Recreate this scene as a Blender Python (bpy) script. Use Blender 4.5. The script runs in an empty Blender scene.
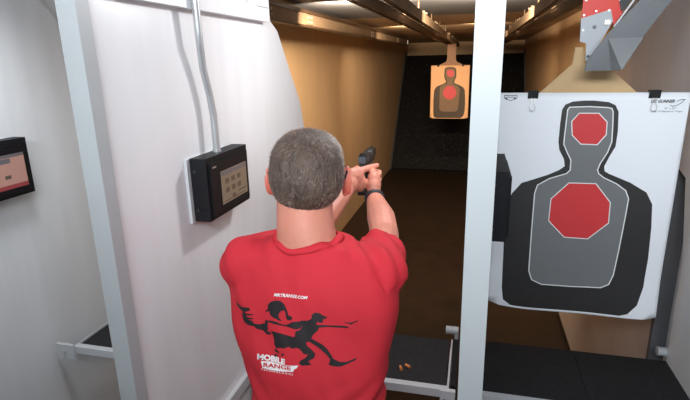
import bpy, bmesh, math, random
from mathutils import Vector, Matrix, noise
from mathutils.bvhtree import BVHTree
from mathutils.geometry import delaunay_2d_cdt
random.seed(7)
S = bpy.context.scene
COL = S.collection
R = math.radians

# ---------------------------------------------------------------- materials
def mat(name, col, rough=.5, metal=0, var=.0, vscale=8, bump=0, bscale=60, spec=.5, stretch=(1,1,1), sss=0, coat=0):
    m = bpy.data.materials.new(name); m.use_nodes = True
    nt = m.node_tree; b = nt.nodes['Principled BSDF']
    b.inputs['Base Color'].default_value = (*col, 1); b.inputs['Roughness'].default_value = rough
    b.inputs['Metallic'].default_value = metal; b.inputs['Specular IOR Level'].default_value = spec
    b.inputs['Coat Weight'].default_value = coat
    if sss:
        b.inputs['Subsurface Weight'].default_value = sss; b.inputs['Subsurface Radius'].default_value = (.01,.004,.002)
    tc = nt.nodes.new('ShaderNodeTexCoord'); mp = nt.nodes.new('ShaderNodeMapping'); mp.inputs['Scale'].default_value = stretch
    nt.links.new(tc.outputs['Object'], mp.inputs['Vector'])
    if var:
        n = nt.nodes.new('ShaderNodeTexNoise'); n.inputs['Scale'].default_value = vscale; n.inputs['Detail'].default_value = 6
        nt.links.new(mp.outputs['Vector'], n.inputs['Vector'])
        r = nt.nodes.new('ShaderNodeValToRGB'); r.color_ramp.elements[0].position = .3; r.color_ramp.elements[1].position = .7
        r.color_ramp.elements[0].color = (*[max(0,c*(1-var)) for c in col], 1); r.color_ramp.elements[1].color = (*[min(1,c*(1+var)) for c in col], 1)
        nt.links.new(n.outputs['Fac'], r.inputs['Fac']); nt.links.new(r.outputs['Color'], b.inputs['Base Color'])
    if bump:
        n = nt.nodes.new('ShaderNodeTexNoise'); n.inputs['Scale'].default_value = bscale; n.inputs['Detail'].default_value = 4
        nt.links.new(mp.outputs['Vector'], n.inputs['Vector'])
        bp = nt.nodes.new('ShaderNodeBump'); bp.inputs['Strength'].default_value = bump; bp.inputs['Distance'].default_value = .01
        nt.links.new(n.outputs['Fac'], bp.inputs['Height']); nt.links.new(bp.outputs['Normal'], b.inputs['Normal'])
    return m

M = {}
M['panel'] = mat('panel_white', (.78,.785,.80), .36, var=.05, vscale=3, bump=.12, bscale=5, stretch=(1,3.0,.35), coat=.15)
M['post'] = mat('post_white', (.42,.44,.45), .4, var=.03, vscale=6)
M['beam'] = mat('beam_white', (.76,.76,.78), .4)
M['steel_grey'] = mat('steel_grey', (.12,.12,.13), .6, metal=0, var=.12, vscale=3)
M['plate_grey'] = mat('plate_grey', (.095,.10,.105), .42, metal=.2, var=.1, vscale=4)
M['facet_grey'] = mat('facet_grey', (.15,.155,.16), .4, metal=.2, var=.1, vscale=6)
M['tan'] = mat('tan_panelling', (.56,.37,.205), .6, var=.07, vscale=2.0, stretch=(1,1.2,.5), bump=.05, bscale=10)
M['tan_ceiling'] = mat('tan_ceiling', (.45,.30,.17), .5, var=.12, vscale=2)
M['near_wall'] = mat('near_wall', (.62,.52,.46), .5, var=.08, vscale=3)
M['floor'] = mat('range_floor', (.024,.013,.007), .55, var=.3, vscale=5, bump=.1, bscale=30)
M['stall_floor'] = mat('stall_floor', (.05,.045,.04), .6, var=.2)
M['mat_black'] = mat('rubber_mat', (.020,.020,.022), .7, var=.25, vscale=90, bump=.15, bscale=400, spec=.25)
M['rail_white'] = mat('rail_white', (.55,.56,.58), .4)
M['box_black'] = mat('box_black', (.008,.008,.010), .5, bump=.08, bscale=300, spec=.25)
M['box_bezel'] = mat('box_bezel', (.007,.007,.009), .45, spec=.25)
M['screw'] = mat('screw', (.08,.08,.08), .3, metal=.8)
M['chrome'] = mat('bolt_steel', (.6,.58,.55), .42, metal=.8)
M['conduit'] = mat('conduit', (.48,.49,.50), .35, metal=.6)
M['rail_metal'] = mat('rail_metal', (.17,.11,.065), .65, metal=.1, var=.15, vscale=5)
M['rail_dark'] = mat('rail_dark', (.06,.035,.02), .35, metal=.3)
M['paper'] = mat('paper', (.84,.86,.90), .6, bump=.03, bscale=14)
M['ink_black'] = mat('ink_black', (.028,.026,.026), .5)
M['far_black_lit'] = mat('far_ink_dark_lit', (.060,.035,.018), .6)  # black print of the far target, warmed to carry the orange light
M['far_brown_lit'] = mat('far_ink_brown_lit', (.20,.115,.055), .6)  # grey print browned to stand in for orange light on it
M['ink_grey'] = mat('ink_grey', (.17,.175,.18), .5)
M['ink_white'] = mat('ink_white', (.80,.80,.80), .5)
M['ink_red'] = mat('ink_red', (.62,.04,.045), .5)
M['cardboard'] = mat('cardboard', (.55,.37,.19), .7, var=.06, vscale=20)
M['paper_lit_orange'] = mat('far_paper_lit_orange', (.84,.46,.22), .6)  # orange light on the far paper put into its colour
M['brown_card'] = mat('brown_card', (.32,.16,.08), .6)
M['carrier_red'] = mat('carrier_red', (.70,.028,.012), .45)
M['carrier_white'] = mat('carrier_white', (.44,.46,.49), .45)
M['carrier_black'] = mat('carrier_black', (.015,.015,.017), .45, var=.5, vscale=60)
M['skin'] = mat('skin', (.62,.245,.17), .48, var=.12, vscale=9, bump=.12, bscale=120, sss=.12)
M['ear'] = mat('skin_ear', (.66,.17,.12), .45, sss=.2)
M['hair'] = mat('hair', (.085,.056,.042), .6, var=.35, vscale=38, bump=.9, bscale=90, stretch=(1.5,1.5,.45))
M['strand'] = mat('hair_strand', (.165,.105,.080), .55, var=.7, vscale=25)
M['strand_grey'] = mat('hair_strand_grey', (.33,.27,.24), .5, var=.5, vscale=25)
M['shirt'] = mat('red_cotton', (.56,.028,.042), .8, var=.05, vscale=6, bump=.12, bscale=16, stretch=(1,1,.7), spec=.2)
M['print_black'] = mat('shirt_print_black', (.012,.008,.010), .7)
M['print_white'] = mat('shirt_print_white', (.80,.76,.76), .7)
M['trousers'] = mat('trousers', (.03,.03,.035), .8, var=.2)
M['shoe'] = mat('shoe', (.02,.02,.02), .5)
M['gun'] = mat('gunmetal', (.018,.02,.024), .32, metal=.5)
M['gun_grey'] = mat('gun_rear', (.09,.11,.13), .4, metal=.3)
M['grip'] = mat('grip_polymer', (.015,.015,.016), .6, bump=.3, bscale=500)
M['band'] = mat('wristband', (.02,.024,.028), .5)
M['brass'] = mat('brass', (.85,.33,.10), .38, metal=.35)

# berm: shredded rubber with pale flecks
def rubber():
    m = mat('shredded_rubber', (.005,.005,.006), .7, bump=.5, bscale=70)
    nt = m.node_tree; b = nt.nodes['Principled BSDF']
    v = nt.nodes.new('ShaderNodeTexNoise'); v.inputs['Scale'].default_value = 30; v.inputs['Detail'].default_value = 5; v.inputs['Roughness'].default_value = .75
    tc = nt.nodes.new('ShaderNodeTexCoord'); nt.links.new(tc.outputs['Object'], v.inputs['Vector'])
    r = nt.nodes.new('ShaderNodeValToRGB'); r.color_ramp.elements[0].position = .62; r.color_ramp.elements[1].position = .70
    r.color_ramp.elements[0].color = (.004,.004,.005,1); r.color_ramp.elements[1].color = (.26,.27,.31,1)
    nt.links.new(v.outputs['Fac'], r.inputs['Fac']); nt.links.new(r.outputs['Color'], b.inputs['Base Color'])
    return m
M['rubber'] = rubber()
def screen_mat(name, col, e):
    m = mat(name, col, .25); b = m.node_tree.nodes['Principled BSDF']
    b.inputs['Emission Color'].default_value = (*col, 1); b.inputs['Emission Strength'].default_value = e
    return m
M['screen_tan'] = screen_mat('screen_tan', (.15,.115,.082), .25)
M['screen_key'] = screen_mat('screen_key', (.08,.06,.046), .25)
M['screen_bar'] = screen_mat('screen_bar', (.10,.09,.10), .25)
M['screen_red'] = screen_mat('screen_red', (.20,.035,.04), .3)
M['screen_pink'] = screen_mat('screen_pink', (.30,.16,.13), .35)

# ---------------------------------------------------------------- mesh helpers
def link(name, bm, m, parent=None, smooth=False, bevel=0, origin=None):
    if origin is not None:
        bmesh.ops.translate(bm, verts=bm.verts, vec=-Vector(origin))
    if bevel:
        es = [e for e in bm.edges if len(e.link_faces) == 2 and e.calc_face_angle(0) > .6]
        bmesh.ops.bevel(bm, geom=es, offset=bevel, segments=2, profile=.5, affect='EDGES', clamp_overlap=True)
    bmesh.ops.recalc_face_normals(bm, faces=bm.faces)
    me = bpy.data.meshes.new(name); bm.to_mesh(me); bm.free()
    if smooth:
        me.polygons.foreach_set('use_smooth', [True]*len(me.polygons))
    me.materials.append(M[m] if isinstance(m, str) else m)
    o = bpy.data.objects.new(name, me); COL.objects.link(o)
    if origin is not None: o.location = origin
    if parent: o.parent = parent; o.location = (o.location if origin is not None else Vector()) - Vector(parent_loc(parent))
    return o
def parent_loc(p):
    v = Vector(p.location)
    while p.parent: p = p.parent; v = v + Vector(p.location)
    return v
def tag(o, label, cat, group=None):
    o['label'] = label; o['category'] = cat
    if group: o['group'] = group
    return o
def thing(name, loc, label, cat, group=None):
    o = bpy.data.objects.new(name, None); o.empty_display_size = .1; COL.objects.link(o); o.location = loc
    return tag(o, label, cat, group)
def struct(name, bm, m, **k):
    o = link(name, bm, m, **k); o['kind'] = 'structure'; return o
def box(bm, x0, x1, y0, y1, z0, z1):
    vs = [bm.verts.new((x, y, z)) for x in (x0, x1) for y in (y0, y1) for z in (z0, z1)]
    for f in ((0,1,3,2),(4,6,7,5),(0,4,5,1),(2,3,7,6),(0,2,6,4),(1,5,7,3)):
        bm.faces.new([vs[i] for i in f])
    return vs
def bx(*a):
    bm = bmesh.new(); box(bm, *a); return bm
def prism(bm, pts, axis, a, b):
    """extrude a 2-D outline between a and b along axis (0: pts are y,z ; 1: pts are x,z ; 2: pts are x,y)"""
    def P(p, t):
        return (t, p[0], p[1]) if axis == 0 else (p[0], t, p[1]) if axis == 1 else (p[0], p[1], t)
    A = [bm.verts.new(P(p, a)) for p in pts]; B = [bm.verts.new(P(p, b)) for p in pts]
    bm.faces.new(A); bm.faces.new(B[::-1]); n = len(pts)
    for i in range(n): bm.faces.new((A[i], A[(i+1) % n], B[(i+1) % n], B[i]))
def px_(pts, axis, a, b):
    bm = bmesh.new(); prism(bm, pts, axis, a, b); return bm
def tube(bm, pts, rad, n=12, cap=True):
    pts = [Vector(p) for p in pts]; rings = []
    for i, p in enumerate(pts):
        t = (pts[min(i+1, len(pts)-1)] - pts[max(i-1, 0)]).normalized()
        up = Vector((0,0,1)) if abs(t.z) < .9 else Vector((0,1,0))
        u = t.cross(up).normalized(); v = u.cross(t)
        r = rad[i] if isinstance(rad, (list, tuple)) else rad
        rings.append([bm.verts.new(p + r*(math.cos(2*math.pi*k/n)*u + math.sin(2*math.pi*k/n)*v)) for k in range(n)])
    for a, b in zip(rings, rings[1:]):
        for k in range(n): bm.faces.new((a[k], a[(k+1) % n], b[(k+1) % n], b[k]))
    if cap: bm.faces.new(rings[0]); bm.faces.new(rings[-1][::-1])
def tb(pts, rad, n=12):
    bm = bmesh.new(); tube(bm, pts, rad, n); return bm
def ball(bm, c, r, sub=2, rot=None):
    r = r if isinstance(r, (tuple, list)) else (r, r, r)
    m = Matrix.Translation(c) @ (rot.to_4x4() if rot else Matrix.Identity(4)) @ Matrix.Diagonal((*r, 1))
    bmesh.ops.create_icosphere(bm, subdivisions=sub, radius=1, matrix=m)
def chain(bm, pts, step=.35, sub=1):
    """overlapping balls along (x,y,z,r) points"""
    for a, b in zip(pts, pts[1:]):
        pa, pb = Vector(a[:3]), Vector(b[:3]); L = (pb-pa).length; n = max(2, int(L/(min(a[3], b[3])*step)))
        for i in range(n+1):
            t = i/n; ball(bm, pa.lerp(pb, t), a[3]*(1-t)+b[3]*t, sub)
def rings(bm, data, n=40, power=2.5):
    """closed loft of horizontal superellipse rings (z, cx, cy, hw, hd)"""
    rr = []
    for z, cx, cy, hw, hd in data:
        q = []
        for k in range(n):
            a = 2*math.pi*k/n; c, s = math.cos(a), math.sin(a)
            q.append(bm.verts.new((cx + hw*math.copysign(abs(c)**(2/power), c), cy + hd*math.copysign(abs(s)**(2/power), s), z)))
        rr.append(q)
    for a, b in zip(rr, rr[1:]):
        for k in range(n): bm.faces.new((a[k], a[(k+1) % n], b[(k+1) % n], b[k]))
    bm.faces.new(rr[0][::-1]); bm.faces.new(rr[-1])
def smooth_rings(data, sub=5):
    out = []
    for i in range(len(data)-1):
        p0, p1, p2, p3 = data[max(i-1,0)], data[i], data[i+1], data[min(i+2, len(data)-1)]
        for k in range(sub):
            t = k/sub
            out.append(tuple(.5*((2*b)+(-a+c)*t+(2*a-5*b+4*c-d)*t*t+(-a+3*b-3*c+d)*t**3) for a, b, c, d in zip(p0, p1, p2, p3)))
    out.append(data[-1]); return out
def fuse(bm, voxel, smooth=6, fac=.5):
    """union of everything in bm as one continuous smooth surface"""
    bmesh.ops.recalc_face_normals(bm, faces=bm.faces)
    me = bpy.data.meshes.new('tmp'); bm.to_mesh(me); bm.free()
    o = bpy.data.objects.new('tmp', me); COL.objects.link(o)
    r = o.modifiers.new('r', 'REMESH'); r.mode = 'VOXEL'; r.voxel_size = voxel; r.use_smooth_shade = True
    s = o.modifiers.new('s', 'SMOOTH'); s.factor = fac; s.iterations = smooth
    dg = bpy.context.evaluated_depsgraph_get(); dg.update()
    nm = bpy.data.meshes.new_from_object(o.evaluated_get(dg))
    bpy.data.objects.remove(o); bpy.data.meshes.remove(me)
    out = bmesh.new(); out.from_mesh(nm); bpy.data.meshes.remove(nm); return out
def sheet(polys, step, fn):
    """flat outlines cut to a grid so that they can follow a curved surface: fn(u,v) -> point"""
    bm = bmesh.new()
    for pts in polys:
        n = len(pts)
        cv, ce, cf, *_ = delaunay_2d_cdt([Vector(p) for p in pts], [], [list(range(n))], 1, 1e-7)
        vs = [bm.verts.new((p.x, 0, p.y)) for p in cv]
        for f in cf: bm.faces.new([vs[i] for i in f])
    us = [v.co.x for v in bm.verts]; ws = [v.co.z for v in bm.verts]
    for ax, lo, hi in ((0, min(us), max(us)), (2, min(ws), max(ws))):
        t = math.ceil(lo/step)*step
        while t < hi:
            no = Vector((1,0,0)) if ax == 0 else Vector((0,0,1)); co = no*t
            bmesh.ops.bisect_plane(bm, geom=bm.verts[:]+bm.edges[:]+bm.faces[:], plane_co=co, plane_no=no, dist=1e-6); t += step
    for v in bm.verts: v.co = fn(v.co.x, v.co.z)
    return bm
def thicken(bm, vec):
    r = bmesh.ops.extrude_face_region(bm, geom=bm.faces[:])
    bmesh.ops.translate(bm, verts=[e for e in r['geom'] if isinstance(e, bmesh.types.BMVert)], vec=vec)
    return bm
def ribbon(pts, w, closed=True):
    """outline as a list of small quads of width w"""
    out = []; n = len(pts)
    for i in range(n if closed else n-1):
        a, b = Vector(pts[i]), Vector(pts[(i+1) % n]); d = (b-a)
        if d.length < 1e-6: continue
        d.normalize(); s = Vector((-d.y, d.x))*w/2; e = d*w*.35
        out.append([tuple(a-e-s), tuple(b+e-s), tuple(b+e+s), tuple(a-e+s)])
    return out
def text_bm(txt, size, shear=0, bold=0, spacing=1):
    cu = bpy.data.curves.new('t', 'FONT'); cu.body = txt; cu.size = size; cu.shear = shear; cu.offset = bold; cu.space_character = spacing
    cu.resolution_u = 3; cu.fill_mode = 'BOTH'
    o = bpy.data.objects.new('t', cu); COL.objects.link(o)
    dg = bpy.context.evaluated_depsgraph_get(); dg.update()
    me = bpy.data.meshes.new_from_object(o.evaluated_get(dg))
    bm = bmesh.new(); bm.from_mesh(me); bpy.data.objects.remove(o); bpy.data.curves.remove(cu); bpy.data.meshes.remove(me)
    return bm
def place_text(txt, fn, u0, v0, width, h, shear=0, bold=0, slope=0, spacing=1):
    bm = text_bm(txt, 1, shear, bold, spacing)
    xs = [v.co.x for v in bm.verts]; ys = [v.co.y for v in bm.verts]
    x0, x1, y0, y1 = min(xs), max(xs), min(ys), max(ys)
    bmesh.ops.triangulate(bm, faces=bm.faces)
    for v in bm.verts:
        a = (v.co.x-x0)/(x1-x0)*width; b = (v.co.y-y0)/(y1-y0)*h
        v.co = fn(u0+a, v0+b+slope*a)
    return bm

# ================================================================= SETTING
LW, RW = -1.51, .73                   # range walls
CZ = 2.35
YB = 10.6
struct('floor', bx(-1.9, 1.2, 1.85, 11.6, -.05, 0), 'floor')
struct('floor', bx(-1.9, 1.2, -1.8, 1.85, -.05, 0), 'stall_floor')
struct('ceiling', bx(-1.9, 1.2, 1.2, 4.45, CZ, CZ+.05), 'steel_grey')
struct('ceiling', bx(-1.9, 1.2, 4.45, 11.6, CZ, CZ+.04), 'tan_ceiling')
struct('ceiling', bx(-1.9, 1.2, -1.8, 1.2, 2.62, 2.67), 'beam')
struct('wall_left', bx(LW-.06, LW, 1.80, 11.6, 0, CZ), 'tan')
struct('wall_left', bx(LW-.16, LW-.10, -1.8, 1.80, 0, 2.62), 'panel')
bm = bmesh.new()   # right range wall opens out slightly downrange
vs = [bm.verts.new(p) for p in ((RW,1.98,0),(RW,1.98,CZ),(.97,11.6,CZ),(.97,11.6,0),(RW+.06,1.98,0),(RW+.06,1.98,CZ),(1.03,11.6,CZ),(1.03,11.6,0))]
for f in ((0,1,2,3),(4,7,6,5),(0,4,5,1),(3,2,6,7),(1,5,6,2),(0,3,7,4)): bm.faces.new([vs[i] for i in f])
struct('wall_right', bm, 'tan')
struct('wall_right', bx(RW-.004, RW+.002, 1.985, 3.9, 0, 1.62), 'near_wall')
struct('wall_right', bx(RW+.03, RW+.09, -1.8, 1.98, 0, 2.62), 'panel')
struct('wall_back', bx(-1.9, 1.2, -1.86, -1.8, 0, 2.62), 'steel_grey')
struct('wall_far', bx(-1.9, 1.2, 11.6, 11.66, 0, CZ), 'tan')
struct('trim_1', bx(RW-.022, RW+.03, 1.955, 1.98, 0, 2.2), 'steel_grey', bevel=.004)
struct('baseboard_right', bx(RW-.012, RW-.002, 2.0, 3.9, 0, .03), 'floor')

# bullet trap: rubber sheets sloping up and away, framed
bt = thing('bullet_trap', (-.33, 10.4, 0), 'black shredded rubber bullet trap sloping up at the far end of the range', 'bullet trap')
bm = bmesh.new()
N, K = 60, 50
g = [[bm.verts.new((-1.5+2.42*i/N, 9.2+2.02*j/K + .010*noise.noise(Vector((i*.9, j*.9, 3))), .02+2.06*j/K + .010*noise.noise(Vector((i*.8, j*.9, 9))))) for i in range(N+1)] for j in range(K+1)]
for j in range(K):
    for i in range(N): bm.faces.new((g[j][i], g[j][i+1], g[j+1][i+1], g[j+1][i]))
thicken(bm, (0, .06, -.06))
link('rubber_face', bm, 'rubber', bt)
bm = bmesh.new(); prism(bm, [(9.15,0),(9.25,0),(11.28,2.10),(11.28,2.16),(11.2,2.16)], 0, LW+.004, LW+.03)
link('side_frame', bm, 'plate_grey', bt)
bm = bmesh.new(); prism(bm, [(9.15,0),(9.25,0),(11.28,2.10),(11.28,2.16),(11.2,2.16)], 0, .925, .95)
link('side_frame', bm, 'steel_grey', bt)

# ================================================================= PARTITIONS, POSTS
def outline(dy):
    return [(.86+dy,.35),(.86+dy,2.30),(1.80+dy,2.30),(1.80+dy,2.145),(1.87+dy,2.11),(1.97+dy,1.98),(2.09+dy,1.83),(2.15+dy,1.66),(2.17+dy,1.4),(2.17+dy,.35)]
P1 = outline(0)
def partition(x0, x1, pts, label, b=.006):
    o = link('partition_panel', px_(pts, 0, x0, x1), 'panel', bevel=b, origin=((x0+x1)/2, 1.2, .35))
    return tag(o, label, 'partition', 'white lane partitions')
partition(-.762, -.742, P1, 'white partition panel beside the shooter, with the grey conduit running down it')
P0 = [(-.4,.2),(-.4,2.36),(1.47,2.36),(1.665,2.19),(1.76,2.05),(1.79,1.8),(1.79,.2)]
partition(-1.585, -1.565, P0, 'white partition panel at the far left edge, behind the leftmost control box')
partition(.004, .020, [(.925,.35),(.925,2.30)]+P1[2:], 'white partition panel hidden behind the middle white post')
P3 = [(.2,.2),(.2,2.335),(2.95,2.335),(2.95,1.83),(2.4,1.74),(1.86,1.6),(1.78,1.34),(1.77,1.0),(1.74,.2)]
partition(.700, .718, P3, 'grey-lit white partition panel at the right edge beside the large target')
def post(x0, x1, y0, y1, label):
    t = thing('lane_post', ((x0+x1)/2, (y0+y1)/2, 0), label, 'post', 'white lane posts')
    link('post_shaft', bx(x0, x1, y0, y1, .006, 2.6), 'post', t, bevel=.004)
    link('foot_plate', bx(x0-.03, x1+.03, y0-.03, y1+.03, 0, .008), 'post', t)
    return t
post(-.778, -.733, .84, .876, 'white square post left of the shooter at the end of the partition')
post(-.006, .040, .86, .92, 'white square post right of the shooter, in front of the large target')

# overhead frame on the partition by the shooter
fr = thing('overhead_frame', (-.735, 1.3, 2.14), 'white frame on top of the partition, with a dark opening, above the shooter', 'frame')
link('lower_rail', bx(-.765, -.715, .94, 1.740, 2.138, 2.182), 'beam', fr, bevel=.005)
link('end_rail', bx(-.765, -.715, 1.640, 1.740, 2.184, 2.5), 'beam', fr, bevel=.005)
link('inner_plate', bx(-.758, -.728, .94, 1.52, 2.184, 2.5), 'beam', fr)
link('inner_plate', bx(-.758, -.724, 1.612, 1.638, 2.184, 2.5), 'beam', fr)
link('dark_opening', bx(-.757, -.745, 1.522, 1.610, 2.184, 2.34), 'rail_dark', fr)

# conduit
cd = thing('conduit', (-.72, 1.27, 1.76), 'grey metal conduit bending down the partition to the control box', 'conduit')
pts = [(-.703,1.222,2.5),(-.703,1.222,2.2),(-.706,1.230,2.06),(-.715,1.25,1.99),(-.715,1.272,1.92),(-.713,1.28,1.86),(-.711,1.278,1.74)]
sp = []
for i in range(len(pts)-1):
    for k in range(5):
        t = k/5; sp.append(tuple(a+(b-a)*t for a, b in zip(pts[i], pts[i+1])))
sp.append(pts[-1])
link('pipe', tb(sp, .0098, 14), 'conduit', cd, smooth=True)
link('ferrule', tb([(-.711,1.278,1.745),(-.711,1.278,1.765)], .0125, 14), 'conduit', cd, smooth=False)

# ================================================================= CONTROL BOXES
def control_box(x, y0, y1, z0, z1, label, kind):
    t = thing('control_box', (x, (y0+y1)/2, z0), label, 'control box', 'black lane control boxes on the partitions')
    link('back_plate', bx(x, x+.008, y0-.012, y1-.03, z0-.004, z1-.002), 'rail_white', t)
    d = .056
    link('housing', bx(x+.009, x+d, y0, y1, z0, z1), 'box_black', t, bevel=.004)
    link('bezel', bx(x+d, x+d+.007, y0+.012, y1-.012, z0+.010, z1-.016), 'box_bezel', t, bevel=.003)
    sx = x+d+.0075
    ys, ye, zs, ze = y0+.062, y1-.028, z0+.032, z1-.047
    if kind == 'tan':
        s = link('screen', bx(sx, sx+.0012, ys, ye, zs, ze), 'screen_tan', t)
        link('title_bar', bx(sx+.0012, sx+.0016, ys, ye, ze-.014, ze-.003), 'screen_bar', s)
        for r in range(3):
            for c in range(3):
                if r == 2 and c != 1: continue
                yy = ys+.022+c*.037; zz = ze-.040-r*.026
                link('screen_button', bx(sx+.0012, sx+.0018, yy, yy+.022, zz, zz+.014), 'screen_key', s)
        link('status_line', bx(sx+.0012, sx+.0016, ys+.01, ye-.02, zs+.005, zs+.008), 'screen_key', s)
        link('status_line', bx(sx+.0012, sx+.0016, ys+.10, ye-.01, zs+.016, zs+.020), 'screen_key', s)
    elif kind == 'pink':
        s = link('screen', bx(sx, sx+.0012, ys, ye, zs, ze), 'screen_pink', t)
        link('title_bar', bx(sx+.0012, sx+.0016, ys, ye, ze-.010, ze), 'screen_bar', s)
        link('red_bar', bx(sx+.0012, sx+.0016, ys, ye, zs, zs+.014), 'screen_red', s)
        link('screen_panel', bx(sx+.0012, sx+.0016, ys, ye-.055, ze-.028, ze-.012), 'screen_bar', s)
        link('screen_button', bx(sx+.0018, sx+.0022, ye-.085, ye-.062, zs+.035, zs+.047), 'screen_key', s)
    else:
        link('screen', bx(sx, sx+.0012, ys, ye, zs, ze), 'screen_tan', t)
    link('maker_mark', bx(sx-.0002, sx+.0004, y0+.022, y0+.042, z1-.030, z1-.026), 'conduit', t)
    for zz in (z0+.032, z1-.035):
        link('screw', tb([(x+.022, y0+.0005, zz), (x+.022, y0-.003, zz)], .0045, 12), 'screw', t)
    return t
control_box(-.742, 1.165, 1.415, 1.582, 1.757, 'black control box with a lit tan touchscreen, on the partition left of the shooter', 'tan')
control_box(-1.565, 1.118, 1.394, 1.576, 1.770, 'black control box with a pink and red screen at the far left edge', 'pink')
control_box(.035, 1.25, 1.50, 1.548, 1.73, 'black control box half hidden behind the middle white post, by the large target', 'plain')

# ================================================================= SHELVES
def shelf(xa, xb, label, seam=None, yb=1.765, yf=1.436):
    z = .95; t = thing('shooting_bench', ((xa+xb)/2, 1.6, z-.03), label, 'shelf', 'black topped lane shelves')
    bm = bx(xa+.012, xb-.012, yf+.026, yb, z-.012, z)
    link('rubber_top', bm, 'mat_black', t, bevel=.002)
    if seam: link('seam', bx(seam, seam+.003, 1.463, yb-.002, z-.001, z+.0006), 'box_black', t)
    link('front_rail', bx(xa, xb, yf, yf+.024, z-.026, z+.003), 'rail_white', t, bevel=.003)
    link('support_plate', bx(xa+.012, xb-.012, yf+.026, yb, z-.024, z-.013), 'rail_dark', t)
    for x in (xa, xb-.005):
        link('side_rail', bx(x, x+.005, yf+.025, yb, z-.026, z+.003), 'rail_white', t, bevel=.002)
    for x in (xa, xb-.008):
        link('gusset', px_([(1.462, z-.027), (yb-.01, z-.027), (yb-.01, z-.22)], 0, x, x+.008), 'rail_white', t)
    return t
shelf(-.738, -.040, 'black rubber topped shelf with white front rail in front of the shooter', yb=1.752)
shelf(.030, .712, 'black rubber topped shelf with a seam, under the large target', seam=.393, yb=1.775)
shelf(-1.470, -.79, 'black topped shelf with white rail in the left lane', yb=1.72, yf=1.392)
def bracket(x0, x1, y0, y1, z0, z1, label, face, bolts):
    t = thing('shelf_bracket', ((x0+x1)/2, y0, z0), label, 'bracket', 'white shelf brackets')
    link('plate', bx(x0, x1, y0, y1, z0, z1), 'rail_white', t, bevel=.003)
    for p, q in bolts: link('bolt', tb([p, q], .006, 8), 'chrome', t)
    return t
bracket(-1.536, -1.462, 1.378, 1.390, .905, .965, 'white bracket plate with one bolt on the far left partition', 0, [((-1.500,1.378,.936),(-1.500,1.371,.936))])
bracket(-.066, -.018, 1.418, 1.434, .905, .962, 'white bracket plate joining the shelf to the left of the middle post', 1, [((-.05,1.418,.93),(-.05,1.414,.93))])
bracket(.000, .046, 1.418, 1.434, .905, .962, 'white bracket plate with small bolts just right of the middle post', 1, [((.030,1.418,.945),(.030,1.413,.945)), ((.030,1.418,.92),(.030,1.413,.92))])
o = link('side_arm', bx(-.742, -.725, 1.00, 1.433, .905, .950), 'rail_white', bevel=.004, origin=(-.733,1.2,.905)); tag(o, 'white rail low on the partition by the shooter\'s left hip', 'rail')
o = link('hinge_strip', bx(-.036, -.018, 1.47, 1.765, .925, .948), 'box_black', origin=(-.027,1.6,.925)); tag(o, 'black strip between the two shelves beside the middle post', 'strip')
def knob(x0, x1, y, label):
    t = thing('end_cap', ((x0+x1)/2, y, .952), label, 'cap', 'white round end caps')
    link('cap', tb([(x0, y, .978), (x1, y, .978)], .0155, 20), 'post', t, bevel=.002)
    link('stem', bx(x1-.014, x1, y-.012, y+.012, .915, .978), 'post', t)
knob(-.068, -.020, 1.78, 'white round end cap behind the shelf beside the middle post')
knob(.672, .716, 1.79, 'white round end cap at the right rear corner of the right shelf')

# spent casings
def casing(x, y, a, label):
    L = .019; d = Vector((math.cos(a), math.sin(a), 0)); c = Vector((x, y, .9555))
    t = thing('cartridge_case', c, label, 'cartridge case', 'spent cases on the shelf')
    link('case_body', tb([c-d*L/2, c+d*L*.35, c+d*L/2], [.0052,.0050,.0047], 14), 'brass', t, smooth=False)
    link('rim', tb([c-d*L*.62, c-d*L*.54], .0054, 14), 'brass', t)
casing(-.209, 1.524, 1.9, 'small orange brass case on the black shelf, left one of the pair')
casing(-.188, 1.541, 2.5, 'small orange brass case on the black shelf, right one of the pair')

# ================================================================= CEILING RAILS
def rail(c, y0, y1, label, z0=2.205, far=None):
    t = thing('target_rail', (c, y0, z0), label, 'rail', 'overhead target rails')
    for s in (-1, 1):
        x = c+s*.062
        bm = bx(x-.016, x+.016, y0, y1, z0, z0+.055)
        link('channel', bm, 'rail_metal', t, bevel=.003)
        link('slot', bx(x-.005, x+.005, y0, y1-.02, z0-.003, z0-.0005), 'rail_dark', t)
    k = 0; y = y0+.5
    while y < y1:
        cb = link('cross_bracket', bx(c-.085, c+.085, y-.02, y+.02, z0+.056, z0+.066), 'rail_metal', t)
        for s in (-1, 1):
            link('bolt', tb([(c+s*.062, y, z0+.067), (c+s*.062, y, z0+.078)], .009, 6), 'rail_metal', cb)
            link('hanger_rod', tb([(c+s*.03, y, z0+.067), (c+s*.03, y, CZ-.001)], .005, 6), 'rail_metal', cb)
        y += .95
    link('end_stop', bx(c-.09, c+.09, y1, y1+.03, z0-.01, z0+.05), 'rail_metal', t)
    for s in (0,):
        link('drive_cable', tb([(c, y0, z0+.02), (c, y1, z0+.02)], .003, 6), 'rail_dark', t)
    return t
rail(-.40, 1.9, 9.6, 'twin metal rail overhead carrying the far orange-lit target', z0=2.215)
rail(.37, 1.9, 9.6, 'twin metal rail overhead leading to the red and white carrier', z0=2.215)
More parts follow.
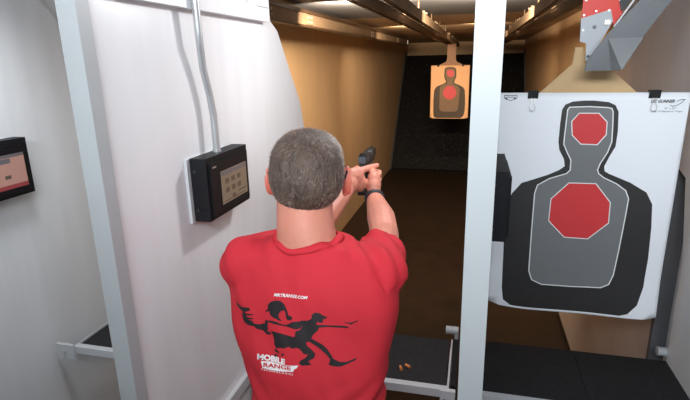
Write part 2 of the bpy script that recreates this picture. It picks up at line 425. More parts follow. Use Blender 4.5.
# left lane: wide cover rail
t = thing('target_rail', (-1.12, 1.9, 2.22), 'broad tan channel rail along the ceiling above the left wall', 'rail', 'overhead target rails')
link('channel', bx(-1.155, -1.085, 1.7, 8.4, 2.222, 2.318), 'rail_metal', t, bevel=.004)
link('edge_strip', bx(-1.084, -1.075, 1.7, 8.4, 2.300, 2.322), 'rail_dark', t)
link('edge_strip', bx(-1.084, -1.075, 1.7, 8.4, 2.216, 2.230), 'rail_dark', t)
for y in (2.55, 3.25, 5.4, 7.2, 8.3):
    j = link('joint_plate', bx(-1.084, -1.078, y, y+.13, 2.235, 2.298), 'chrome' if y > 8 else 'carrier_white' if y == 99 else 'rail_metal', t)
    for dy in (.03, .09):
        for z in (2.25, 2.28): link('bolt', tb([(-1.078, y+dy, z), (-1.070, y+dy, z)], .006, 6), 'chrome', j)
for y in (2.75, 4.6, 6.5): link('hanger_rod', tb([(-1.12, y, 2.318), (-1.12, y, CZ-.014)], .006, 6), 'chrome', t)

# ================================================================= TARGETS
OUT = [(0.128,1.181),(0.124,1.367),(0.129,1.501),(0.139,1.541),(0.169,1.582),(0.25,1.613),(0.286,1.631),(0.302,1.645),(0.297,1.669),(0.28,1.7),(0.275,1.727),(0.275,1.784),(0.277,1.832),(0.285,1.848),(0.307,1.858),(0.34,1.861),(0.369,1.861),(0.413,1.856),(0.434,1.846),(0.445,1.825),(0.45,1.762),(0.449,1.714),(0.435,1.681),(0.423,1.647),(0.426,1.631),(0.439,1.623),(0.507,1.595),(0.558,1.564),(0.58,1.524),(0.588,1.443),(0.593,1.33),(0.591,1.227),(0.578,1.158),(0.552,1.123),(0.527,1.114),(0.398,1.113),(0.209,1.114),(0.161,1.115),(0.135,1.133)]
INN = [(0.299,1.84),(0.294,1.832),(0.292,1.752),(0.292,1.719),(0.308,1.686),(0.319,1.666),(0.32,1.632),(0.31,1.62),(0.257,1.601),(0.221,1.577),(0.214,1.548),(0.214,1.418),(0.216,1.26),(0.228,1.226),(0.263,1.21),(0.363,1.208),(0.459,1.212),(0.483,1.227),(0.494,1.262),(0.5,1.351),(0.506,1.479),(0.508,1.541),(0.496,1.568),(0.466,1.59),(0.426,1.609),(0.409,1.622),(0.404,1.635),(0.409,1.655),(0.427,1.693),(0.436,1.729),(0.433,1.778),(0.429,1.825),(0.424,1.836),(0.412,1.839),(0.357,1.842)]
O1 = [(0.329,1.821),(0.388,1.821),(0.415,1.793),(0.417,1.752),(0.394,1.719),(0.344,1.72),(0.315,1.749),(0.309,1.794)]
O2 = [(0.320,1.588),(0.404,1.588),(0.455,1.525),(0.458,1.452),(0.399,1.391),(0.323,1.393),(0.267,1.451),(0.268,1.53)]
def target(dx, y, dz, label, paper, marks, curl):
    t = thing('paper_target', (.36+dx, y, 1.89+dz), label, 'target', 'paper silhouette targets')
    def fn(off):
        def F(u, v):
            s = (u-.36)/.28; w = (1.887-v)/.78
            yy = curl*(.012*math.sin(3.2*s+1)*w + .020*s*s*w - .018*max(0, w-.8)*5*(s*.6+.2))
            return Vector((u+dx, y+yy-off, v+dz + curl*.010*w*max(0, abs(s)-.6)))
        return F
    bm = sheet([[(.080,1.887),(.640,1.885),(.641,1.118),(.600,1.106),(.36,1.104),(.12,1.106),(.078,1.118)]], .03, fn(0)); thicken(bm, (0, .0006, 0))
    link('paper', bm, paper, t, smooth=True)
    link('black_silhouette', sheet([OUT], .03, fn(.0008)), 'ink_black' if marks else 'far_black_lit', t, smooth=True)
    link('grey_body', sheet([INN], .03, fn(.0014)), 'ink_grey' if marks else 'far_brown_lit', t, smooth=True)
    if marks: link('white_outline', sheet(ribbon(INN, .0035), .03, fn(.0018)), 'ink_white', t)
    for n, O in (('head_octagon', O1), ('chest_octagon', O2)):
        link(n, sheet([O], .03, fn(.0020)), 'ink_red', t)
        if marks: link('white_outline', sheet(ribbon(O, .003), .03, fn(.0024)), 'ink_white', t)
    if marks:
        link('logo_text', place_text('LES GUNNER', fn(.0020), .532, 1.8535, .066, .010, shear=.3, bold=.03), 'ink_black', t)
        sw = [(.588,1.8445),(.595,1.842),(.612,1.850),(.624,1.862),(.616,1.8635),(.604,1.857),(.598,1.8525),(.603,1.851),(.617,1.8595),(.611,1.852),(.597,1.8455)]
        link('logo_swoosh', sheet(ribbon([(.588,1.8465),(.594,1.843),(.606,1.846),(.616,1.853),(.625,1.864),(.616,1.864),(.604,1.858)], .0016, False), .02, fn(.0020)), 'ink_black', t)
        link('size_text', place_text('23" x 35"', fn(.0020), .572, 1.834, .032, .006), 'ink_grey', t)
        link('caption_text', place_text('No. 19 Regulation Target', fn(.0020), .541, 1.824, .082, .006), 'ink_grey', t)
        bd = [(.095,1.878),(.134,1.878),(.134,1.870),(.128,1.866),(.115,1.862),(.101,1.866),(.095,1.870)]
        link('badge_outline', sheet(ribbon(bd, .0018)+[[(.097,1.872),(.104,1.871),(.104,1.866),(.100,1.867)],[(.132,1.872),(.125,1.871),(.125,1.866),(.129,1.867)]]+ribbon([(.102,1.873),(.115,1.872),(.128,1.873)], .0015, False), .02, fn(.0020)), 'ink_black', t)
    for i, x in enumerate((.184, .540)):
        c = thing('binder_clip', (x+dx, y, 1.88+dz), ('black binder clip on the %s top edge of the %s target' % (('left','right')[i], 'large near' if marks else 'far orange-lit')), 'clip', 'binder clips holding the targets')
        bm = bmesh.new(); prism(bm, [(y-.004,1.868+dz),(y-.009,1.893+dz),(y+.012,1.893+dz),(y+.006,1.868+dz)], 0, x-.016+dx, x+.016+dx); link('clamp', bm, 'carrier_black', c, bevel=.001)
        if marks:
            yy = y-.008; w = [(x-.004,yy,1.870),(x-.0045,yy-.002,1.852),(x-.009,yy-.003,1.840),(x-.007,yy-.003,1.831),(x,yy-.003,1.828),(x+.007,yy-.003,1.831),(x+.009,yy-.003,1.840),(x+.0045,yy-.002,1.852),(x+.004,yy,1.870)]
            link('wire_handle', tb(w, .0011, 6), 'chrome', c)
    return t
target(0, 1.765, 0, 'large white paper target with dark silhouette and red octagons, right lane', 'paper', True, 1)
# the far one: its orange light is partly put into paper and ink colours
target(-.733, 7.75, .02, 'small distant paper target lit orange at the end of the shooter\'s lane', 'paper_lit_orange', False, .3)

# cardboard hangers
hb = px_([(.205,1.872),(.205,1.886),(.296,1.975),(.300,2.026),(.322,2.026),(.345,1.962),(.405,1.962),(.492,1.886),(.492,1.872)], 1, 1.775, 1.781)
tag(link('cardboard_hanger', hb, 'cardboard', origin=(.35,1.778,1.87)), 'tan cardboard hanger with sloping shoulders above the large near target', 'cardboard', 'hangers behind the targets')
hb = px_([(-.53,1.89),(-.53,1.915),(-.44,1.955),(-.425,2.0),(-.425,2.21),(-.300,2.21),(-.300,2.0),(-.285,1.955),(-.20,1.915),(-.20,1.89)], 1, 7.765, 7.775)
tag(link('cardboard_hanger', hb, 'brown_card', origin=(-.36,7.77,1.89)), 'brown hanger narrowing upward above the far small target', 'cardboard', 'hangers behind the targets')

# target carrier of the right lane
tc = thing('target_carrier', (.36, 1.72, 2.0), 'red and white metal target carrier at the top, above the large target', 'target carrier')
Y = 1.735
link('red_plate', px_([(.302,2.104),(.3045,2.26),(.392,2.26),(.40,2.16),(.415,2.122),(.393,2.086),(.381,2.126)], 1, Y, Y+.006), 'carrier_red', tc, bevel=.001)
link('white_plate', px_([(.301,2.109),(.381,2.131),(.390,2.098),(.338,1.985),(.326,1.985),(.322,2.036),(.304,2.042)], 1, Y-.004, Y+.002), 'carrier_white', tc, bevel=.001)
link('black_housing', px_([(.385,2.26),(.388,2.20),(.410,2.123),(.462,2.20),(.462,2.26)], 1, Y-.004, Y+.05), 'carrier_black', tc)
bm = bmesh.new(); tube(bm, [(.3935,Y-.008,2.080),(.470,Y-.008,2.205)], .003, 8); link('white_edge', bm, 'beam', tc)
for x, z in ((.308,2.118),(.341,2.128),(.376,2.129),(.310,2.160),(.3095,2.075),(.366,2.200)): link('screw', tb([(x,Y-.001,z),(x,Y-.005,z)], .0032, 8), 'chrome', tc)
link('bolt', tb([(.340,Y-.004,2.083),(.340,Y-.010,2.083)], .0055, 6), 'screw', tc)
link('bolt', tb([(.331,Y-.004,1.998),(.331,Y-.010,1.998)], .004, 6), 'screw', tc)
link('clip_tab', bx(.366,.382,Y-.012,Y-.004,2.088,2.102), 'chrome', tc, bevel=.001)
for k in range(14):
    x = random.uniform(.398,.440); z = 2.15+random.random()*.05+(x-.398)*.6
    link('rivet', tb([(x,Y-.004,z),(x,Y-.006,z)], .0018, 6), 'chrome', tc)

# grey steel baffle plates between carrier and right partition
gb = thing('steel_baffle', (.42, 1.62, 1.95), 'dark grey steel baffle plate hanging beside the red carrier, upper right', 'baffle')
link('plate', px_([(.305,1.957),(.309,1.985),(.356,2.058),(.427,2.144),(.52,2.30),(.605,2.30),(.505,2.14),(.446,2.047),(.398,1.957)], 1, 1.62, 1.626), 'plate_grey', gb)
bm = bmesh.new(); vs = [bm.verts.new(p) for p in ((.358,1.6185,2.046),(.448,1.6185,2.046),(.398,1.600,1.958),(.375,1.6185,1.958))]
bm.faces.new((vs[0],vs[1],vs[2])); bm.faces.new((vs[0],vs[2],vs[3])); thicken(bm, (0,.002,0)); link('folded_flange', bm, 'facet_grey', gb)

# ================================================================= THE SHOOTER
pr = thing('person', (-.345, 1.02, 0), 'person seen from behind in a red printed shirt, aiming a pistol with both arms', 'person')
HC = Vector((-.374, 1.088, 1.748))
# key joints
SHL, SHR = (-.522,1.035,1.528), (-.205,1.075,1.518)
ELL, ELR = (-.470,1.30,1.487), (-.238,1.36,1.507)
WRL, WRR = (-.400,1.548,1.585), (-.313,1.582,1.561)
body = bmesh.new()
HR = Matrix.Rotation(R(11), 3, 'Z')
head = bmesh.new()
# head: cranium, face, jaw, nose
ball(head, HC, (.078,.098,.092), 4)
ball(head, HC+Vector((0,-.022,.0)), (.080,.080,.088), 4)
ball(head, HC+Vector((0,.035,-.055)), (.060,.068,.075), 3)
ball(head, HC+Vector((0,.065,-.095)), (.035,.035,.026), 3)
chain(head, [(HC.x,HC.y+.098,HC.z-.005,.010),(HC.x,HC.y+.115,HC.z-.038,.013)])
for s in (-1,1):
    ball(head, HC+Vector((s*.033,.082,.012)), (.022,.014,.008), 2)     # brow
    ball(head, HC+Vector((s*.045,.070,-.030)), (.020,.022,.018), 2)    # cheek
ball(head, HC+Vector((0,.098,-.066)), (.022,.010,.007), 2); ball(head, HC+Vector((0,.096,-.077)), (.020,.010,.007), 2)
bmesh.ops.rotate(head, verts=head.verts, cent=HC, matrix=HR)
tmp = bpy.data.meshes.new('tmp'); head.to_mesh(tmp); head.free(); body.from_mesh(tmp)
# neck
rings(body, smooth_rings([(1.55,-.366,1.045,.082,.066),(1.60,-.371,1.052,.072,.066),(1.65,-.376,1.062,.067,.066),(1.70,-.378,1.072,.066,.066),(1.74,-.376,1.080,.064,.066)]), 32, 2)
# torso
TOR = [(.90,-.335,1.00,.160,.115),(1.05,-.337,.995,.162,.118),(1.2,-.341,1.005,.152,.110),(1.3,-.345,1.025,.163,.112),(1.4,-.350,1.040,.185,.112),(1.48,-.352,1.050,.190,.105),(1.53,-.358,1.055,.150,.086),(1.565,-.364,1.055,.100,.068),(1.59,-.368,1.052,.068,.060)]
rings(body, smooth_rings(TOR), 40, 2.4)
chain(body, [(*SHL,.056),(ELL[0],ELL[1],ELL[2],.043),((ELL[0]+WRL[0])/2,(ELL[1]+WRL[1])/2,(ELL[2]+WRL[2])/2-.003,.041),(*WRL,.027)], .3, 2)
chain(body, [(*SHR,.056),(ELR[0],ELR[1],ELR[2],.043),((ELR[0]*.6+WRR[0]*.4)+.004,(ELR[1]*.6+WRR[1]*.4),(ELR[2]*.6+WRR[2]*.4),.045),(*WRR,.026)], .3, 2)
# legs
for s, fy in ((-1, .10), (1, -.10)):
    hx = -.335+s*.085
    chain(body, [(hx,1.0,.90,.085),(hx+s*.02,1.0+fy*.6+.02,.50,.058),(hx+s*.035,1.0+fy-.01,.12,.042),(hx+s*.035,1.0+fy,.06,.035)], .3, 2)
    chain(body, [(hx+s*.035,.97+fy,.05,.035),(hx+s*.05,1.13+fy,.035,.030)], .3, 1)
# hands
GX = -.362                                     # pistol axis
# left (firing) hand: palm behind and left of the grip, thumb laid over to the right
ball(body, (-.386,1.592,1.612), (.022,.034,.044), 3, Matrix.Rotation(R(-20), 3, 'Z'))
ball(body, (-.378,1.612,1.628), (.018,.026,.030), 3)
ball(body, (-.392,1.575,1.600), (.026,.030,.034), 3)
chain(body, [(-.378,1.585,1.628,.014),(-.358,1.612,1.643,.0125),(-.336,1.642,1.647,.0108),(-.318,1.668,1.649,.0088)], .3, 2)
for k, (z, L) in enumerate(((1.634,0),(1.614,.003),(1.595,0),(1.578,-.006))):
    r = (.0093,.0096,.0092,.0082)[k]; y = 1.628-.006*k
    chain(body, [(-.390,y-.012,z,r+.001),(-.388,y+.026,z-.002,r+.0005),(-.364,y+.046+L,z-.003,r),(-.342,y+.030+L,z-.003,r-.0008)], .35, 2)
ball(body, (-.372,1.603,1.622), (.022,.024,.036), 3)
ball(body, (-.366,1.606,1.600), (.022,.020,.034), 3)
# right (support) hand: wraps over the left fingers from the right
ball(body, (-.322,1.622,1.598), (.023,.032,.042), 3, Matrix.Rotation(R(18), 3, 'Z'))
ball(body, (-.318,1.605,1.586), (.024,.028,.034), 3)
chain(body, [(-.322,1.618,1.622,.014),(-.329,1.645,1.634,.0118),(-.340,1.672,1.637,.0095),(-.344,1.695,1.639,.0082)], .3, 2)
for k, (z, L) in enumerate(((1.624,0),(1.605,.004),(1.586,.002),(1.569,-.006))):
    r = (.0095,.0098,.0094,.0084)[k]; y = 1.652-.006*k
    chain(body, [(-.306,y-.018,z,r+.001),(-.311,y+.020,z,r+.0005),(-.338,y+.042+L,z,r),(-.372,y+.046+L,z+.001,r-.0005),(-.400,y+.024+L,z+.002,r-.0014)], .35, 2)
bb = fuse(body, .0034, 5, .45)
o_body = link('body', bb, 'skin', pr, smooth=True)

# ears
for s in (-1, 1):
    e = bmesh.new(); c = HC+Vector((s*.086,.012,-.022)); rot = Matrix.Rotation(R(s*22), 3, 'Z')
    ball(e, c, (.008,.017,.031), 3, rot)
    tube(e, [c+rot@Vector((s*.008, .017*math.cos(a), .031*math.sin(a))) for a in [R(d) for d in range(60, 330, 15)]], .0042, 8)
    ball(e, c+Vector((0,.004,-.030)), (.007,.010,.010), 2)
    bmesh.ops.rotate(e, verts=e.verts, cent=HC, matrix=HR)
    link('ear', fuse(e, .0018, 4), 'ear', pr, smooth=True)
for s in (-1, 1):
    e = bmesh.new(); ball(e, HC+Vector((s*.033,.0885,-.010)), .0095, 3); bmesh.ops.rotate(e, verts=e.verts, cent=HC, matrix=HR); link('eye', e, 'ink_white', pr, smooth=True)
    e = bmesh.new(); ball(e, HC+Vector((s*.033,.0968,-.010)), (.004,.0020,.004), 2); bmesh.ops.rotate(e, verts=e.verts, cent=HC, matrix=HR); link('iris', e, 'ink_black', pr, smooth=True)
e = bmesh.new(); tube(e, [HC+Vector((x,.109-.05*abs(x),-.0715)) for x in (-.02,-.01,0,.01,.02)], .0018, 6); bmesh.ops.rotate(e, verts=e.verts, cent=HC, matrix=HR); link('mouth_line', e, 'ear', pr)

# hair: short shell over the cranium, plus strands
def hairline(p):
    """lowest z of hair at that point of the head"""
    d = p-HC; y = d.y
    if y < -.02: base = -.071 + .022*min(1, abs(d.x)/.075)**3
    elif y < .035: base = -.049 + (y+.02)*.75
    else: base = -.008 + (y-.035)*1.15
    if abs(d.x) > .055 and -.02 < y < .035: base = max(base, -.005 if y > -.004 else -.045)
    return HC.z+base
def cran(d):
    """radius of the head shell in direction d"""
    a = 1/math.sqrt((d.x/.079)**2+(d.y/.099)**2+(d.z/.099)**2)
    return a
hb = bmesh.new(); bmesh.ops.create_icosphere(hb, subdivisions=6, radius=1)
for v in hb.verts:
    d = v.co.normalized()
    p1 = 1/math.sqrt((d.x/.0780)**2+(d.y/.098)**2+(d.z/.098)**2)
    q = Vector((d.x/.080, d.y/.080, d.z/.088)); c = Vector((0, -.022/.080, 0))
    # second ellipsoid (back of skull), ray from origin
    A = q.dot(q); B = -2*q.dot(c); Cc = c.dot(c)-1
    p2 = (-B+math.sqrt(max(0, B*B-4*A*Cc)))/(2*A)
    p3 = (abs(d.x/.0785)**2.5+abs((d.y)/.099)**2.5+abs(d.z/.0925)**2.5)**(-1/2.5)
    r = max(min(p1, .094), min(p2, .1), p3) if d.z > 0 else max(p1, p2)
    n = noise.noise(d*28)*.0012+noise.noise(Vector((d.x*60,d.y*60,d.z*18)))*.0010
    th = .0065 + .003*max(0, d.z)
    if d.z < 0: d2 = Vector((d.x, d.y, 0)); r *= 1
    v.co = HC + d*(r+th+n)
    if d.z < -.25:      # carry the shell down the nape
        k = min(1, (-d.z-.25)/.5)
hb.verts.ensure_lookup_table()
bmesh.ops.delete(hb, geom=[v for v in hb.verts if v.co.z < hairline(v.co)+.003*noise.noise(v.co*90)], context='VERTS')
surf = [(v.co.copy(), (v.co-HC).normalized()) for v in hb.verts]
bmesh.ops.rotate(hb, verts=hb.verts, cent=HC, matrix=HR)
hs = link('hair', hb, 'hair', pr, smooth=True)
hm = hs.modifiers.new('thick', 'SOLIDIFY'); hm.thickness = .006; hm.offset = -1
st = bmesh.new()
for i in range(9000):
    p, n = random.choice(surf); tm = abs(n.x) > .45 and n.y > -.35 and random.random() < .75; p = p + Vector([random.uniform(-.0015,.0015) for _ in range(3)])
    crown = Vector((HC.x+.004, HC.y-.045, HC.z+.085))
    flow = (p-crown); flow = (flow - n*flow.dot(n)); 
    if flow.length < 1e-4: continue
    flow.normalize(); flow = (flow*.8+n*.25+Vector([random.uniform(-.25,.25) for _ in range(3)])).normalized()
    L = random.uniform(.006,.012)*(1.1 if p.z > HC.z+.05 else .75); sd = flow.cross(n).normalized()*.00045
    a = p-n*.001
    if (a+flow*L).z < hairline(p)-.004: continue
    v1, v2, v3 = st.verts.new(a-sd), st.verts.new(a+sd), st.verts.new(a+flow*L)
    f = st.faces.new((v1, v2, v3)); f.material_index = 1 if tm or random.random() < .12 else 0
me = bpy.data.meshes.new('hair_strands'); st.to_mesh(me); st.free(); me.materials.append(M['strand']); me.materials.append(M['strand_grey'])
ho = bpy.data.objects.new('hair_strands', me); COL.objects.link(ho); ho.parent = hs; ho.matrix_parent_inverse = Matrix.Identity(4)
for v in me.vertices: v.co = HC + HR @ (v.co-HC)
ho.location = -parent_loc(hs); ho['kind'] = 'stuff'

# glasses (only a temple shows behind the right ear)
gl = bmesh.new()
for s in (-1, 1):
    tube(gl, [HC+Vector((s*.0880,-.016,-.010)), HC+Vector((s*.0925,-.002,.002)), HC+Vector((s*.0925,.020,.004)), HC+Vector((s*.083,.060,.002)), HC+Vector((s*.066,.112,.0))], .0024, 8)
    tube(gl, [HC+Vector((s*(.036+.024*math.cos(a)), .116, -.008+.018*math.sin(a))) for a in [R(x) for x in range(0, 361, 20)]], .0018, 6)
tube(gl, [HC+Vector((-.012,.118,-.002)), HC+Vector((.012,.118,-.002))], .0018, 6)
bmesh.ops.rotate(gl, verts=gl.verts, cent=HC, matrix=HR)
link('glasses', gl, 'box_black', pr)

# shirt
sh = bmesh.new()
STOR = [(.86,-.335,1.00,.182,.138),(1.0,-.337,.995,.176,.132),(1.1,-.339,.997,.165,.125),(1.2,-.341,1.005,.160,.120),(1.3,-.350,1.022,.176,.122),(1.4,-.358,1.040,.200,.122),(1.48,-.362,1.050,.206,.114),(1.53,-.362,1.056,.194,.100),(1.57,-.360,1.058,.155,.084),(1.597,-.357,1.056,.100,.070)]
rings(sh, smooth_rings(STOR), 48, 2.5)
def lerp(a, b, t): return tuple(a[i]*(1-t)+b[i]*t for i in range(3))
chain(sh, [(*SHL,.069),(*lerp(SHL,ELL,.5),.062),(*lerp(SHL,ELL,.86),.058)], .2, 3)
chain(sh, [(*SHR,.066),(*lerp(SHR,ELR,.5),.063),(*lerp(SHR,ELR,.80),.060)], .2, 3)
chain(sh, [(SHL[0]+.006,SHL[1]+.0,SHL[2]-.02,.062),(SHL[0]+.022,SHL[1]-.002,SHL[2]-.13,.060),(SHL[0]+.045,SHL[1]-.005,SHL[2]-.22,.060)], .2, 2)
chain(sh, [(SHR[0]-.006,SHR[1]-.01,SHR[2]-.02,.062),(SHR[0]-.018,SHR[1]-.02,SHR[2]-.13,.058),(SHR[0]-.035,SHR[1]-.03,SHR[2]-.2,.058)], .2, 2)
shb = fuse(sh, .006, 16, .5)
bmesh.ops.recalc_face_normals(shb, faces=shb.faces); shb.normal_update()
# folds
for v in shb.verts:
    p = v.co; n = v.normal
    side = abs(p.x+.348)/.17
    f = .007*noise.noise(Vector((p.x*9+p.z*5, 1.7, p.z*9-p.x*4))) + .0045*noise.noise(Vector((p.x*26+p.z*12, p.y*6, p.z*10)))
    if p.z < 1.32 and p.x > -.33:   # pulled folds at the lower right
        w = min(1, (1.32-p.z)/.1)*min(1, (p.x+.33)/.08); f += w*.006*math.sin(95*(p.z-.95*(p.x+.35)+.02*math.sin(22*p.x)))
    if p.z < 1.35 and p.x < -.42:
        w = min(1, (1.35-p.z)/.1)*min(1, (-.42-p.x)/.06); f += w*.003*math.sin(80*(p.z+.8*p.x))
    if p.z > 1.50 and p.x > -.27 and p.y > 1.0: f += .003*math.sin(120*(p.x*.8+p.y*.6))
    if p.z > 1.45: f *= 1.2
    v.co = p + n*f
# open cuffs: cut the round sleeve ends and the underside
for A, B, t in ((SHL, ELL, .84), (SHR, ELR, .78)):
    d = (Vector(B)-Vector(A)).normalized(); c = Vector(lerp(A, B, t))
    dead = [v for v in shb.verts if (v.co-c).dot(d) > 0 and v.co.y > 1.17]
    bmesh.ops.delete(shb, geom=dead, context='VERTS')
bmesh.ops.delete(shb, geom=[v for v in shb.verts if v.co.z < .875], context='VERTS')
# neck opening
NC = Vector((-.3690, 1.052, 1.585))
def in_neck(p):
    return ((p.x-NC.x)/.076)**2 + ((p.y-NC.y-.006)/.072)**2 < 1 and p.z > 1.55
bmesh.ops.delete(shb, geom=[v for v in shb.verts if in_neck(v.co)], context='VERTS')
bvh = BVHTree.FromBMesh(shb)
so = link('shirt', shb, 'shirt', pr, smooth=True)
sm = so.modifiers.new('cloth', 'SOLIDIFY'); sm.thickness = .0025; sm.offset = -1
# collar band follows the opening
cp = []
for k in range(48):
    a = 2*math.pi*k/48
    q = Vector((NC.x+.078*math.cos(a), NC.y+.006+.074*math.sin(a), 1.75))
    h = bvh.ray_cast(q+Vector((.004*math.cos(a),.004*math.sin(a),0)), Vector((0,0,-1)))
    cp.append(Vector((q.x, q.y, (h[0].z if h[0] else 1.57)+.002)))
for _ in range(3): cp = [(cp[i-1]+cp[i]*2+cp[(i+1) % 48])/4 for i in range(48)]
cb = bmesh.new(); rr = []
for k, p in enumerate(cp):
    rad = (p-Vector((NC.x, NC.y+.006, p.z))).normalized()
    rr.append([cb.verts.new(p+rad*.010+Vector((0,0,-.001))), cb.verts.new(p+rad*.005+Vector((0,0,.006))), cb.verts.new(p-rad*.004+Vector((0,0,.013))), cb.verts.new(p-rad*.007+Vector((0,0,.010))), cb.verts.new(p-rad*.001+Vector((0,0,-.004)))])
for k in range(48):
    a, b = rr[k], rr[(k+1) % 48]
    for j in range(5): cb.faces.new((a[j], a[(j+1) % 5], b[(j+1) % 5], b[j]))
link('collar', cb, 'shirt', so, smooth=True)

# shirt print: (u, v) in centimetre-free metres on the back, u to the right from the spine, v up
def on_back(off):
    def F(x, z):
        h = bvh.ray_cast(Vector((x, .5, z)), Vector((0,1,0)))
        if h[0] is None: return Vector((x, .95, z))
        return h[0] + Vector((0,-1,0))*off
    return F
# artwork sheet: 560 x 400 units -> back of shirt
FX = (-0.54116, 0.45115, -0.00158, -0.20344, 0.04861, -0.00612, 0.09265, -0.03782)
FZ = (1.49566, 0.1169, -0.24153, -0.14359, 0.11697, -0.01249, 0.06155, -0.0905)
def art(p):          # artwork sheet coordinates laid over the back of the shirt
    U, V = p[0]/560, p[1]/400
    b = (1, U, V, U*U, U*V, V*V, U**3, U*U*V)
    return (sum(a*c for a, c in zip(b, FX)), sum(a*c for a, c in zip(b, FZ)))
def m8(*q): return [(a/2, 40+b/2) for a, b in q]
def r6(*q): return [(240+.65*a, 80+.65*b) for a, b in q]
man = [m8((45,52),(60,72),(100,90),(152,94),(166,108),(158,122),(132,124),(128,138),(186,148),(187,157),(134,156),(148,170),(190,181),(188,190),(150,186),(188,204),(192,222),(236,236),(276,228),(284,198),(300,206),(302,232),(298,256),(302,278),(292,292),(318,300),(330,312),(318,322),(290,320),(262,288),(212,266),(196,246),(150,232),(116,210),(104,180),(98,150),(110,138),(106,124),(66,100),(48,82)),
 m8((280,128),(304,110),(304,76),(328,52),(364,42),(404,46),(434,70),(450,104),(462,136),(466,162),(494,170),(500,188),(480,204),(454,196),(446,176),(444,140),(434,122),(404,130),(386,158),(392,184),(412,206),(398,210),(372,192),(346,182),(322,162),(312,126),(290,136)),
 m8((300,206),(322,204),(372,214),(410,234),(446,240),(474,228),(500,214),(560,212),(620,214),(600,226),(580,246),(560,268),(530,276),(462,256),(400,244),(330,226),(304,218)),
 m8((318,284),(342,292),(400,304),(470,326),(516,336),(526,300),(556,280),(566,316),(600,372),(622,430),(612,480),(586,466),(556,430),(530,420),(500,430),(470,412),(430,424),(400,420),(372,430),(352,400),(350,352),(336,310)),
 m8((352,436),(372,432),(378,446),(398,456),(386,466),(360,452)), m8((352,478),(378,470),(382,490),(356,492)), m8((410,470),(432,462),(430,482),(412,488))]
run = [r6((135,60),(150,45),(180,45),(205,62),(230,72),(225,82),(205,84),(205,105),(185,108),(168,100),(164,120),(230,123),(330,125),(362,130),(358,140),(320,138),(230,134),(180,137),(172,156),(150,175),(137,190),(130,208),(162,222),(200,240),(230,265),(255,300),(270,325),(310,344),(350,346),(410,328),(405,340),(350,360),(310,372),(260,370),(240,362),(250,330),(225,300),(180,265),(140,242),(118,228),(98,228),(104,252),(132,276),(155,300),(150,325),(112,346),(132,368),(75,372),(55,355),(65,340),(95,325),(110,305),(75,270),(50,235),(45,205),(30,185),(35,160),(60,155),(80,125),(90,108),(65,102),(66,96),(110,95),(135,80)),
 r6((340,100),(380,103),(415,92),(418,98),(395,106),(375,118),(365,109),(340,106))]
def simple(polys): return [[art(p) for p in q] for q in polys]
pt = link('print_marksman', sheet(simple(man), .008, on_back(.0010)), 'print_black', so)
pt = link('print_runner', sheet(simple(run), .008, on_back(.0014)), 'print_black', so)
def atext(txt, u, v, w, h, slope, off=.0016, **k):
    g = on_back(off)
    return place_text(txt, lambda a, b: g(*art((a, -b))), u, -v, w, h, slope=-slope, **k)
link('print_web_address', atext('MRTRANGE.COM', 176, 45, 137, 13, .065, shear=.25, bold=.035), 'print_white', so)
link('print_brand_upper', atext('MOBILE', 114, 290, 108, 22, .24, bold=.05), 'print_white', so)
q = [art(p) for p in ((128,298),(160,302),(218,317),(275,320),(267,331),(259,333),(254,344),(200,340),(160,332),(135,324))]
link('print_brand_block', sheet([q], .008, on_back(.0012)), 'print_white', so)
link('print_brand_lower', atext('RANGE', 138, 320, 108, 16, .16, off=.0022, bold=.03), 'shirt', so)
link('print_brand_small', atext('TECHNOLOGIES', 130, 333, 124, 7, .20, bold=.01, spacing=1.3), 'print_white', so)

# trousers and shoes
tr = bmesh.new()
rings(tr, smooth_rings([(.86,-.335,1.00,.155,.115),(.92,-.335,1.0,.165,.123),(.99,-.337,.997,.163,.120)]), 40, 2.4)
for s, fy in ((-1, .10), (1, -.10)):
    hx = -.335+s*.085
    chain(tr, [(hx,1.0,.90,.100),(hx+s*.02,1.0+fy*.6+.02,.50,.076),(hx+s*.035,1.0+fy-.01,.12,.066),(hx+s*.035,1.0+fy-.005,.10,.066)], .25, 2)
link('trousers', fuse(tr, .009, 6), 'trousers', pr, smooth=True)
for s, fy in ((-1, .10), (1, -.10)):
    hx = -.335+s*.12; b = bmesh.new(); chain(b, [(hx,.955+fy,.045,.044),(hx+s*.006,1.05+fy,.045,.045),(hx+s*.015,1.15+fy,.040,.040)], .25, 2)
    f = fuse(b, .006, 4)
    for v in f.verts: v.co.z = max(v.co.z, .002)
    link('shoe', f, 'shoe', pr, smooth=True)
# wristband
d = (Vector(ELR)-Vector(WRR)).normalized(); c = Vector(WRR)+d*.012
ux = d.cross(Vector((0,0,1))).normalized(); uy = ux.cross(d)
wb = bmesh.new(); tube(wb, [c+d*.0+ (ux*math.cos(a)+uy*math.sin(a))*.0285 for a in [2*math.pi*k/32 for k in range(33)]], .0052, 8, False)
tube(wb, [c+d*.009+ (ux*math.cos(a)+uy*math.sin(a))*.0290 for a in [2*math.pi*k/32 for k in range(33)]], .0048, 8, False)
link('wristband', wb, 'band', pr, smooth=True)

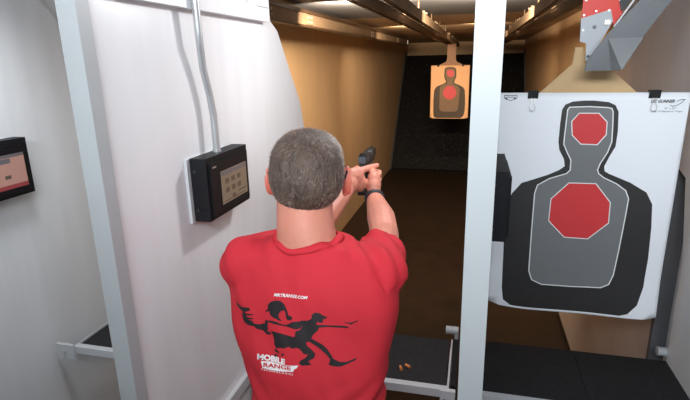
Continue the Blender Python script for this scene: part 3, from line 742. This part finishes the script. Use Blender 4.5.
# ================================================================= PISTOL
pg = thing('pistol', (GX, 1.66, 1.57), 'black semi automatic pistol gripped in the shooter\'s raised hands', 'pistol')
y0 = 1.628; zt = 1.688
link('slide', bx(GX-.0135, GX+.0135, y0, y0+.178, zt-.027, zt), 'gun', pg, bevel=.003)
link('slide_rear', bx(GX-.0125, GX+.0125, y0-.003, y0-.0002, zt-.025, zt-.003), 'gun_grey', pg, bevel=.001)
for i in range(7):
    yy = y0+.012+i*.0055
    link('serration', bx(GX+.0135, GX+.0142, yy, yy+.0022, zt-.022, zt-.005), 'gun_grey', pg)
link('frame', px_([(y0+.004,zt-.0275),(y0+.004,zt-.040),(y0+.03,zt-.048),(y0+.085,zt-.044),(y0+.16,zt-.040),(y0+.16,zt-.0275)], 0, GX-.012, GX+.012), 'grip', pg, bevel=.002)
link('grip', px_([(y0+.006,zt-.040),(y0+.060,zt-.040),(y0+.040,zt-.128),(y0-.014,zt-.124)], 0, GX-.0135, GX+.0135), 'grip', pg, bevel=.004)
link('magazine_base', px_([(y0-.016,zt-.125),(y0+.042,zt-.129),(y0+.041,zt-.138),(y0-.018,zt-.134)], 0, GX-.014, GX+.014), 'gun', pg)
link('trigger_guard', tb([(GX,y0+.055,zt-.047),(GX,y0+.058,zt-.070),(GX,y0+.075,zt-.076),(GX,y0+.092,zt-.070),(GX,y0+.097,zt-.045)], .0035, 8), 'grip', pg)
link('trigger', tb([(GX,y0+.076,zt-.046),(GX,y0+.073,zt-.056),(GX,y0+.075,zt-.066)], .0028, 8), 'gun', pg)
link('barrel', tb([(GX,y0+.170,zt-.012),(GX,y0+.186,zt-.012)], .0070, 14), 'gun', pg)
for s in (-1, 1): link('rear_sight', bx(GX+s*.006-.0035, GX+s*.006+.0035, y0+.008, y0+.018, zt, zt+.006), 'gun', pg)
link('front_sight', bx(GX-.002, GX+.002, y0+.160, y0+.170, zt, zt+.008), 'gun', pg)
link('ejection_port', bx(GX+.0005, GX+.0139, y0+.080, y0+.112, zt-.013, zt+.0004), 'gun_grey', pg)

# ================================================================= LIGHT
def area(name, loc, target_, sx, sy, power, col=(1,1,1), spread=180):
    l = bpy.data.lights.new(name, 'AREA'); l.shape = 'RECTANGLE'; l.size = sx; l.size_y = sy; l.energy = power; l.color = col; l.spread = R(spread)
    o = bpy.data.objects.new(name, l); COL.objects.link(o); o.location = loc
    o.rotation_euler = (Vector(target_)-Vector(loc)).to_track_quat('-Z', 'Y').to_euler(); return o
area('stall_lamp_front', (-.18, 1.75, 2.31), (-.6, 1.2, 1.2), .09, .09, 4.2, (1,.99,1))
area('stall_fill_rear', (-.1, -.55, 2.50), (-.05, 1.5, 2.15), 1.3, .3, 15, (.88,.95,1), 100)  # fill light added behind the camera, for shirt and near target
area('stall_lamp_left', (-1.10, 1.05, 2.56), (-1.45, 1.3, 1.6), .3, .3, 7.5, (.90,.96,1))
area('range_light', (-.70, 3.05, 2.28), (-.72, 7.5, .9), .5, .06, 27, (1,.82,.60), 150)
area('range_light', (.02, 3.05, 2.28), (.1, 7.5, .9), .4, .06, 20, (1,.82,.60), 150)
area('range_light', (-.70, 5.6, 2.30), (-.9, 9.5, .9), .4, .06, 7, (1,.82,.60), 150)  # added to lift the far walls, no fixture hangs here
area('range_light', (.05, 5.6, 2.30), (.2, 9.5, .9), .3, .06, 4, (1,.82,.60), 150)  # right one of the added pair, also without a fixture
l = bpy.data.lights.new('target_spot', 'SPOT'); l.energy = 75; l.color = (1,.66,.38); l.spot_size = R(13); l.spot_blend = .9; l.shadow_soft_size = .06
o = bpy.data.objects.new('target_spot', l); COL.objects.link(o); o.location = (-.15, 3.0, 2.30); o.rotation_euler = (Vector((-.37,7.7,1.55))-Vector(o.location)).to_track_quat('-Z','Y').to_euler()
w = bpy.data.worlds.new('world'); S.world = w; w.use_nodes = True
w.node_tree.nodes['Background'].inputs[0].default_value = (.6,.62,.66,1); w.node_tree.nodes['Background'].inputs[1].default_value = .05

# ================================================================= CAMERA
cam = bpy.data.cameras.new('camera'); co = bpy.data.objects.new('camera', cam); COL.objects.link(co)
cam.sensor_width = 36; cam.lens = 497.46*36/690; cam.clip_start = .02
yaw, pitch, roll = R(-14.655), R(15.608), R(-1.2815)
fw = Vector((math.sin(yaw)*math.cos(pitch), math.cos(yaw)*math.cos(pitch), -math.sin(pitch)))
r0 = Vector((math.cos(yaw), -math.sin(yaw), 0)); u0 = r0.cross(fw)
rt = math.cos(roll)*r0+math.sin(roll)*u0; up = -math.sin(roll)*r0+math.cos(roll)*u0
co.matrix_world = Matrix(((rt.x,up.x,-fw.x,0),(rt.y,up.y,-fw.y,0),(rt.z,up.z,-fw.z,2.0),(0,0,0,1)))
S.camera = co
S.view_settings.view_transform = 'Standard'; S.view_settings.look = 'None'; S.view_settings.gamma = 1; S.view_settings.use_curve_mapping = False
S.view_settings.exposure = .5
